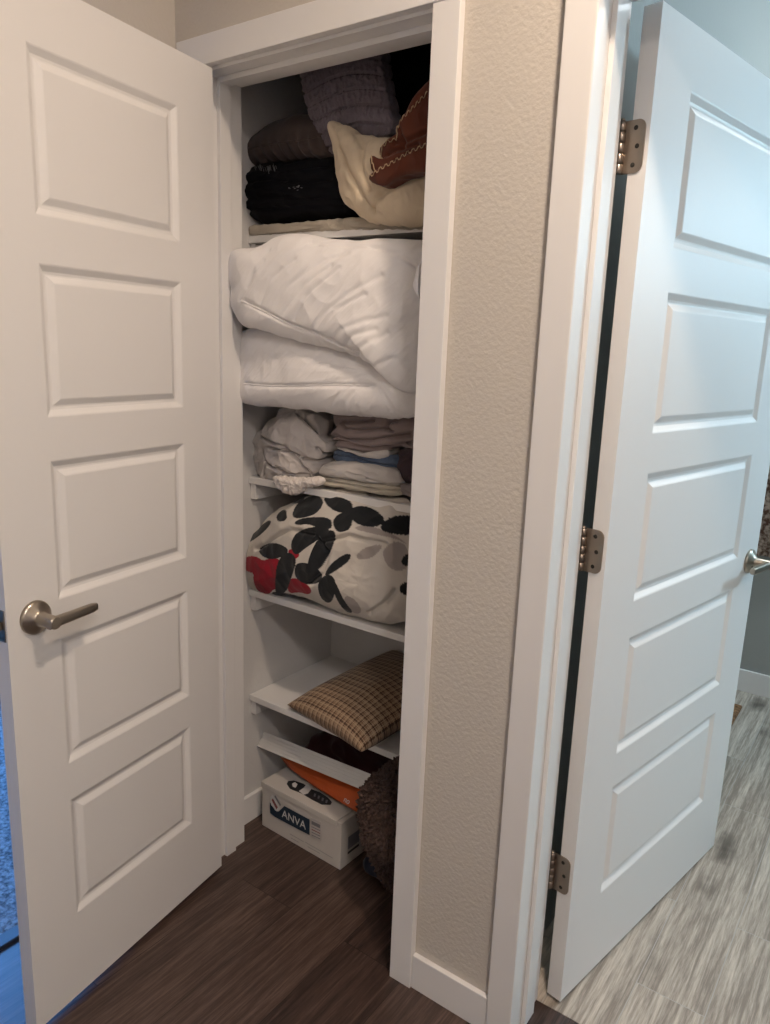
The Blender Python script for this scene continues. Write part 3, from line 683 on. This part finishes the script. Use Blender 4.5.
def dpr(p):
    r = math.hypot(p.x-cc.x, p.z-cc.z)
    return .010*fn(p, 8, 6)+.003*ridge(p, 18, 3)+groove(p, pg, .006, .012)+.0018*(1-2*abs(noise.noise(Vector((r*30, math.atan2(p.z-cc.z, p.x-cc.x)*1.5, 1)))))
o = soft('comforter', z4([(48,760),(46,700),(60,650),(75,612),(130,560),(190,505),(230,470),(300,440),(420,425),(560,440),(720,470),(730,700),(725,920),(640,935),(560,928),(480,900),(400,870),(300,842),(200,820),(120,808),(60,800)]), YS, .085, .22, M['print'], dpr, n=420, rings=150, e=.6, rounds=1, clamp=(.25, .753, 1.012), bshrink=.15, xlim=(-1.258, -.47))
BV = BVHTree.FromPolygons([v.co for v in o.data.vertices], [p.vertices for p in o.data.polygons])
def poly_xz(pp):
    c = sum((Vector(p) for p in pp), Vector((0, 0)))/len(pp); q = []
    for p in smooth_outline(z4([c+(Vector(p)-c)*1.07 for p in pp]), 40, 2):
        h = BV.ray_cast(CAM, ray(p.x, p.y).normalized())
        if h[0] is None: a_ = at(p.x, p.y, YS-.02)
        else: a_ = h[0]
        q.append((a_.x, a_.z))
    return q
LEAFP = [poly_xz(p) for p in LEAF]; REDP = [poly_xz(p) for p in RED]; GREYP = [poly_xz(p) for p in GREY]
me = o.data; at_ = me.color_attributes.new('print', 'FLOAT_COLOR', 'POINT')
buf = []
for v in me.vertices:
    x, _, z = v.co; c = (.60, .56, .51)
    if v.co.y < YS+.16:
        for pp in GREYP:
            if inside(x, z, pp): c = (.36, .32, .30)
        for pp in REDP:
            if inside(x, z, pp): c = (.32, .006, .022)
        for pp in LEAFP:
            if inside(x, z, pp): c = (.013, .015, .018)
    buf += [*c, 1]
at_.data.foreach_set('color', buf)
tag(o, 'white comforter printed with black leaves and a red flower, stuffed on its shelf', 'comforter')

# --- checked pillow on the lowest shelf
def checked():
    m = mat('tan_checked_cotton', (.30, .20, .11), .85, sheen=.15, spec=.2)
    uv = N(m, 'ShaderNodeUVMap'); sp = N(m, 'ShaderNodeSeparateXYZ'); L(m, uv, 0, sp, 0)
    def line(out, f, w_, ph=0):
        a = N(m, 'ShaderNodeMath', operation='MULTIPLY_ADD'); a.inputs[1].default_value = f; a.inputs[2].default_value = ph; L(m, sp, out, a, 0)
        b = N(m, 'ShaderNodeMath', operation='FRACT'); L(m, a, 0, b, 0)
        c = N(m, 'ShaderNodeMath', operation='LESS_THAN'); c.inputs[1].default_value = w_; L(m, b, 0, c, 0); return c
    base = N(m, 'ShaderNodeTexNoise'); base.inputs['Scale'].default_value = 220; L(m, uv, 0, base, 'Vector')
    col = N(m, 'ShaderNodeValToRGB'); col.color_ramp.elements[0].color = (.20, .13, .085, 1); col.color_ramp.elements[1].color = (.42, .30, .20, 1)
    L(m, base, 0, col, 0); cur = col.outputs[0]
    for (out, f, wd, ph, cc_, am) in (('X', 54, .36, 0, (.10, .045, .02), .55), ('Y', 54, .36, 0, (.10, .045, .02), .55), ('X', 18, .15, .3, (.03, .012, .01), .70), ('Y', 18, .15, .3, (.03, .012, .01), .70), ('X', 18, .12, .65, (.48, .37, .25), .55), ('Y', 18, .12, .65, (.48, .37, .25), .55)):
        ln = line(out, f, wd, ph); mu = N(m, 'ShaderNodeMath', operation='MULTIPLY'); mu.inputs[1].default_value = am; L(m, ln, 0, mu, 0)
        mx = N(m, 'ShaderNodeMix', data_type='RGBA'); L(m, mu, 0, mx, 0); m.node_tree.links.new(cur, mx.inputs[6]); mx.inputs[7].default_value = (*cc_, 1); cur = mx.outputs[2]
    m.node_tree.links.new(cur, P(m).inputs['Base Color']); bump(m, 600, .3, .001, 2); return m
M['check'] = checked()
def cushion(name, cs, thick, m, nrm, n=90, sag=.06, disp=None):
    bm = bmesh.new(); uvl = bm.loops.layers.uv.new('UVMap'); cs = [Vector(c) for c in cs]; nrm = Vector(nrm).normalized(); G = []
    for s in (1, -1):
        g = []
        for i in range(n+1):
            row = []
            for j in range(n+1):
                u, v = i/n, j/n
                a, b = u*2-1, v*2-1
                uu = .5+(u-.5)*(1-sag*(1-b*b)); vv = .5+(v-.5)*(1-sag*(1-a*a))
                p = (cs[0]*(1-uu)*(1-vv)+cs[1]*uu*(1-vv)+cs[2]*uu*vv+cs[3]*(1-uu)*vv)
                h = thick*(max(0, (1-a*a))*max(0, (1-b*b)))**.42
                p = p+nrm*(s*h); 
                if disp: p = p+nrm*disp(p)*(h/thick)
                row.append((bm.verts.new(p), (u, v)))
            g.append(row)
        G.append(g)
        for i in range(n):
            for j in range(n):
                q = [g[i][j], g[i+1][j], g[i+1][j+1], g[i][j+1]]
                if s < 0: q = q[::-1]
                f = bm.faces.new([x[0] for x in q])
                for lp_, x in zip(f.loops, q): lp_[uvl].uv = x[1]
    bmesh.ops.remove_doubles(bm, verts=bm.verts, dist=1e-5); bmesh.ops.recalc_face_normals(bm, faces=bm.faces)
    return link(name, bm, m, None, True)
pa = atz(287, 705, .440); pb = atz(361, 752, .452); pd = atz(394, 650, .500); pcn = pb+(pd-pa)
o = cushion('pillow', (pa, pb, pcn, pd), .060, M['check'], (0, -.12, 1), disp=lambda p: .006*fn(p, 12, 2))
tag(o, 'tan checked throw pillow sticking out over the lowest shelf', 'pillow')
CHECKC = (pa, pb, pcn, pd)

# --- things on the closet floor
bA = Vector((-1.210, .205, 0)); bB = Vector((-.892, .195, 0)); bw = (bB-bA).length; bh = .150; bd = .14
ang = math.atan2(bB.y-bA.y, bB.x-bA.x)
bx = tag(empty('cardboard_box', bA+Vector((0, 0, .0005)), ang), 'white cardboard box with a dark blue logo on the closet floor', 'box')
bm = bmesh.new(); box(bm, (0, 0, 0), (bw, bd, bh-.004), .0015); link('carton', bm, M['carton'], bx)
bm = bmesh.new(); box(bm, (-.002, -.0025, bh-.018), (bw-.016, bd, bh), .0012); fl = link('lid', bm, M['carton'], bx)
bm = bmesh.new(); box(bm, (bw-.0145, -.002, bh-.016), (bw+.0015, bd, bh-.001), .001); link('flap', bm, M['carton'], bx)
def flat(name, pts, m, parent, face='front', lift=.0006):
    """a thin printed shape on the box, points in metres on the front (x,z) or top (x,y)"""
    bm = bmesh.new()
    if face == 'front': A = [(x, -lift, z) for x, z in pts]; B = [(x, -lift+.0005, z) for x, z in pts]
    elif face == 'side': A = [(bw+lift, x, z) for x, z in pts]; B = [(bw+lift-.0005, x, z) for x, z in pts]
    else: A = [(x, y, bh+lift) for x, y in pts]; B = [(x, y, bh+lift-.0005) for x, y in pts]
    a = [bm.verts.new(p) for p in A]; b = [bm.verts.new(p) for p in B]
    bm.faces.new(a); bm.faces.new(b[::-1])
    for i in range(len(a)): bm.faces.new((a[i], b[i], b[(i+1) % len(a)], a[(i+1) % len(a)]))
    bmesh.ops.recalc_face_normals(bm, faces=bm.faces)
    return link(name, bm, m, parent)
def text(s, size, m, parent, mx, name='lettering', shear=0, bold=0):
    cu = bpy.data.curves.new('t', 'FONT'); cu.body = s; cu.size = size; cu.extrude = .0002; cu.shear = shear; cu.offset = bold
    ob = bpy.data.objects.new('t', cu); COL.objects.link(ob); dg = bpy.context.evaluated_depsgraph_get()
    me = bpy.data.meshes.new_from_object(ob.evaluated_get(dg)); bpy.data.objects.remove(ob)
    me.name = name; me.materials.clear(); me.materials.append(m)
    o = bpy.data.objects.new(name, me); COL.objects.link(o); o.parent = parent; o.matrix_local = mx; return o
FR = Matrix.Rotation(pi/2, 4, 'X')
# front logo: measured in pixels on the close crop, mapped to the face of the box
def fpt(zx, zy):
    # crop scale 6.16, origin (255,720); plane of the box front
    d = ray(255+zx/6.16, 720+zy/6.16); nrm_ = Vector((math.sin(ang), -math.cos(ang), 0)); t_ = (bA-CAM).dot(nrm_)/d.dot(nrm_)
    p = CAM+d*t_-bA; return (p.x*math.cos(ang)+p.y*math.sin(ang), p.z)
def tpt(zx, zy):
    p = atz(255+zx/6.16, 720+zy/6.16, bh)-bA; return (p.x*math.cos(ang)+p.y*math.sin(ang), -p.x*math.sin(ang)+p.y*math.cos(ang))
logo = flat('logo', [fpt(*p) for p in ((96,505),(128,556),(150,562),(185,528),(340,612),(340,706),(272,672),(125,594),(98,572))], M['blue_ink'], bx, lift=.0032)
flat('logo_stripe', [fpt(*p) for p in ((100,470),(118,455),(160,545),(142,562),(104,520))], M['white_ink'], logo, lift=.0038)
flat('logo_stripe', [fpt(*p) for p in ((108,490),(116,480),(146,535),(138,548))], M['red_ink'], logo, lift=.0042)
flat('logo_stripe', [fpt(*p) for p in ((126,468),(132,462),(166,520),(160,528))], M['grey_ink'], logo, lift=.0042)
t0 = fpt(172, 592); t1 = fpt(325, 676)
text('ANVA', .036, M['white_ink'], logo, Matrix.Translation((t0[0], -.0044, t0[1]-.0)) @ Matrix.Rotation(-math.atan2(t1[1]-t0[1], t1[0]-t0[0]), 4, 'Y') @ FR)
st = flat('shipping_stamp', [fpt(*p) for p in ((350,600),(412,628),(410,745),(348,712))], mat('pale_label', (.50, .47, .46), .7), bx, lift=.0030)
for k in range(6):
    a, b = fpt(354, 618+k*17), fpt(406, 643+k*17)
    flat('printed_line', [a, b, (b[0], b[1]-(.010 if k == 0 else .0025)), (a[0], a[1]-(.010 if k == 0 else .0025))], M['grey_ink'] if k != 3 else M['red_ink'], st, lift=.0035)
for k, (x0, y0, x1, y1) in enumerate(((215,700,300,748),(222,725,270,752),(310,750,480,850),(325,778,400,820))):
    a, b = fpt(x0, y0), fpt(x1, y1); flat('printed_line', [a, b, (b[0], b[1]-.0022), (a[0], a[1]-.0022)], mat('faint_grey_print', (.36, .34, .34), .7), bx, lift=.0006)
# top print
tl = flat('top_logo', [tpt(*p) for p in ((195,395),(205,378),(240,374),(300,395),(340,425),(400,447),(450,480),(474,508),(465,524),(410,522),(350,492),(290,455),(215,425))], M['black_ink'], bx, 'top')
flat('logo_stripe', [tpt(*p) for p in ((270,440),(300,420),(320,395),(335,405),(345,430),(325,455),(300,462))], M['white_ink'], tl, 'top', .0011)
flat('logo_stripe', [tpt(*p) for p in ((228,395),(246,385),(262,398),(250,420),(232,412))], M['white_ink'], tl, 'top', .0011)
for k in range(4):
    x_, y_ = 365+k*24, 462+k*13
    flat('printed_line', [tpt(x_, y_-8), tpt(x_+12, y_-4), tpt(x_+6, y_+14), tpt(x_-4, y_+10)], M['grey_ink'], tl, 'top', .0011)
flat('side_print', [(.03, .05), (.08, .05), (.08, .09), (.03, .09)], M['grey_ink'], bx, 'side', .002)
flat('side_print', [(.03, .035), (.08, .035), (.08, .042), (.03, .042)], M['black_ink'], bx, 'side', .002)

# bundle of white slats lying above the box
s0 = at(257, 748, .235); s1 = at(365, 789, .235)
s0 = Vector((-1.258, .235, .236)); s1 = Vector((-.80, .235, .252))
brd = tag(empty('blind_bundle', s0, 0), 'white ribbed vinyl panel lying in the gap above the cardboard box', 'blind')
bm = bmesh.new(); Ls = s1.x-s0.x; dzs = s1.z-s0.z
up = Vector((0, .030, .036))
for k in range(5):
    a = up*(k/5)+Vector((0, 0, .0)); b = up*((k+.72)/5)
    nn = Vector((0, -up.z, up.y)).normalized()*.0038
    for (c0, c1) in ((a, b),):
        vs = []
        for (xx, zz) in ((0, 0), (Ls, dzs)):
            for q_ in (c0+nn, c1+nn, c1-nn*4, c0-nn*4): vs.append(bm.verts.new((xx, q_.y, q_.z+zz)))
        for f_ in ((0,1,2,3),(7,6,5,4),(0,4,5,1),(1,5,6,2),(2,6,7,3),(3,7,4,0)): bm.faces.new([vs[i] for i in f_])
bmesh.ops.recalc_face_normals(bm, faces=bm.faces); link('slats', bm, M['slat'], brd)
bm = bmesh.new(); nn = Vector((0, -up.z, up.y)).normalized()*.007
vs = []
for (xx, zz) in ((.001, 0), (Ls-.001, dzs)):
    for q_ in (-nn*.2, up-nn*.2, up-nn*2, -nn*2): vs.append(bm.verts.new((xx, q_.y, q_.z+zz)))
for f_ in ((0,1,2,3),(7,6,5,4),(0,4,5,1),(1,5,6,2),(2,6,7,3),(3,7,4,0)): bm.faces.new([vs[i] for i in f_])
bmesh.ops.recalc_face_normals(bm, faces=bm.faces); link('backing', bm, M['slat'], brd)

# orange sleeve leaning on the box top
oc = [at(280, 757, .300), at(300, 759, .298), at(366, 785, .285), at(372, 800, .262), at(358, 813, .240), at(338, 801, .250), at(318, 789, .262), at(290, 769, .285)]
bm = bmesh.new(); c0 = sum(oc, Vector())/len(oc); nrm_ = (oc[2]-oc[0]).cross(oc[4]-oc[0]).normalized()
if nrm_.y > 0: nrm_ = -nrm_
K = 40; ring_ = []
ol = []
for i in range(len(oc)):
    for k in range(6): ol.append(oc[i].lerp(oc[(i+1) % len(oc)], k/6))
R_ = []
for s_ in (1, -1):
    for r_ in ([0, .3, .6, .85, 1] if s_ == 1 else [.85, .6, .3, 0]):
        R_.append([bm.verts.new(c0+(p-c0)*r_+nrm_*(s_*.009*(1-r_*r_)+.002*fn(p*1.0+c0*r_, 25))) for p in ol])
for a, b in zip(R_, R_[1:]):
    for i in range(len(ol)): bm.faces.new((a[i], a[(i+1) % len(ol)], b[(i+1) % len(ol)], b[i]))
bmesh.ops.remove_doubles(bm, verts=bm.verts, dist=1e-5); bmesh.ops.recalc_face_normals(bm, faces=bm.faces)
og = tag(link('plastic_sleeve', bm, M['orange'], None, True), 'orange plastic sleeve with white lettering lying on the cardboard box', 'sleeve')
u_ = (oc[4]-oc[6]).normalized(); v_ = nrm_.cross(u_).normalized()
if v_.z < 0: v_ = -v_
n_ = u_.cross(v_)
pt_ = on_surface(og, [(343.5, 801), (350, 805)], .0015)
if pt_:
    mx = Matrix((u_, v_, n_)).transposed().to_4x4(); mx.translation = pt_[0]
    text('no', .022, M['white_ink'], og, mx)

# dark clothes behind, sherpa blanket in front
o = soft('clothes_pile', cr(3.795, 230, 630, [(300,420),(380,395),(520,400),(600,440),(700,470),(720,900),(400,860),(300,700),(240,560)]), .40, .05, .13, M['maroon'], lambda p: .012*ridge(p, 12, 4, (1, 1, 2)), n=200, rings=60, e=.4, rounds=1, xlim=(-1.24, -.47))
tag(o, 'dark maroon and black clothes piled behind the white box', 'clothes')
zq = lambda pts: cr(6.83, 340, 750, pts)
def dsh(p):
    d_, _p = noise.voronoi(Vector((p.x*95, p.y*95, p.z*95)))
    return .013*(1-min(1, d_[0]*1.5))+.010*fn(p, 6, 3)-.004
o = soft('sherpa_blanket', zq([(120,330),(135,270),(170,230),(250,150),(330,90),(420,40),(500,40),(520,1010),(400,1010),(330,945),(280,870),(235,770),(190,690),(155,600),(135,490),(118,420)]), .10, .035, .10, M['sherpa'], dsh, n=420, rings=130, e=.5, rounds=1, xlim=(-1.2, -.582), bshrink=.2)
tag(o, 'brown curly sherpa blanket hanging beside the white box', 'blanket')
o = soft('cloth', zq([(150,760),(180,735),(260,740),(330,800),(420,880),(480,960),(420,965),(330,900),(250,820),(170,800)]), .22, .02, .12, M['navy'], lambda p: .006*ridge(p, 20), n=120, rings=40, e=.5, rounds=1, xlim=(-1.2, -.5))
tag(o, 'dark navy cloth crumpled on the floor right of the white box', 'cloth')

# ------------------------------------------------------------------ bathroom bits
tw = tag(empty('bath_towel', (-.12, 2.20, 0)), 'brown speckled towel hanging on the far bathroom wall behind the door lever', 'towel')
bm = bmesh.new(); n = 60
G = []
for i in range(n+1):
    x = -.22+.44*i/n; row = []
    for j in range(n+1):
        z = .64+.68*j/n; row.append(bm.verts.new((x, .012*math.sin(i*.45)*(1-.5*j/n)-.01, z)))
    G.append(row)
for i in range(n):
    for j in range(n): bm.faces.new((G[i][j], G[i+1][j], G[i+1][j+1], G[i][j+1])).smooth = True
bmesh.ops.solidify(bm, geom=bm.faces[:], thickness=.008)
link('terry_cloth', bm, M['speckle'], tw, True)
bm = bmesh.new(); cyl(bm, (-.30, -.005, 1.325), (.30, -.005, 1.325), .008)
for x in (-.30, .30): cyl(bm, (x, -.005, 1.325), (x, .05, 1.325), .011)
o = tag(link('towel_bar', bm, M['nickel'], None), 'nickel towel bar on the far bathroom wall', 'towel bar'); o.location = (-.12, 2.20, 0)
bm = bmesh.new(); box(bm, (-.315, 1.35, .0005), (-.19, 2.05, .016), .006); o = link('bath_mat', bm, mat('orange_brown_pile', (.2, .1, .04), .95), None)
vary(o.data.materials[0], (.10, .05, .025), (.38, .20, .09), 60, detail=3); bump(o.data.materials[0], 150, 1, .006)
tag(o, 'orange brown mat on the grey floor behind the bathroom door', 'mat')
# lamps and housings of the added fill lights
lm = tag(empty('ceiling_light', (HALL_LAMP.x, HALL_LAMP.y, CEIL)), 'round warm ceiling light over the hall, out of frame', 'ceiling light')
bm = bmesh.new(); lathe(bm, [(.105, -.0), (.105, -.018), (.095, -.024), (.088, -.020), (.088, -.018)], (0, 0, 0), (0, 0, 1), 40); link('fixture_ring', bm, M['trim'], lm)
bm = bmesh.new(); lathe(bm, [(.0875, -.021), (.0875, -.0245)], (0, 0, 0), (0, 0, 1), 40); link('diffuser', bm, M['lampglow'], lm)
lm = tag(empty('ceiling_light', (1.1, -1.7, CEIL)), 'added round warm fill light on the ceiling behind the camera', 'ceiling light')  # invented housing for the hall fill light
bm = bmesh.new(); lathe(bm, [(.15, 0), (.15, -.015), (.14, -.022)], (0, 0, 0), (0, 0, 1), 40); link('diffuser', bm, M['lampglow'], lm)
vl = tag(empty('vanity_lamp', (1.35, 2.25, 2.02)), 'cool white vanity lamp on the far bathroom wall, out of frame', 'lamp')
bm = bmesh.new(); box(bm, (-.3, -.03, -.06), (.3, 0, .06), .004); link('back_plate', bm, M['nickel'], vl)
bm = bmesh.new(); box(bm, (-.26, -.10, -.045), (.26, -.031, .045), .01); link('lamp_shade', bm, M['lampcool'], vl)
lm = tag(empty('ceiling_light', (.35, 1.7, CEIL)), 'added round cool fill light on the bathroom ceiling, out of frame', 'ceiling light')  # invented housing for the bathroom fill light
bm = bmesh.new(); lathe(bm, [(.15, 0), (.15, -.015), (.14, -.022)], (0, 0, 0), (0, 0, 1), 40); link('diffuser', bm, M['lampcool'], lm)
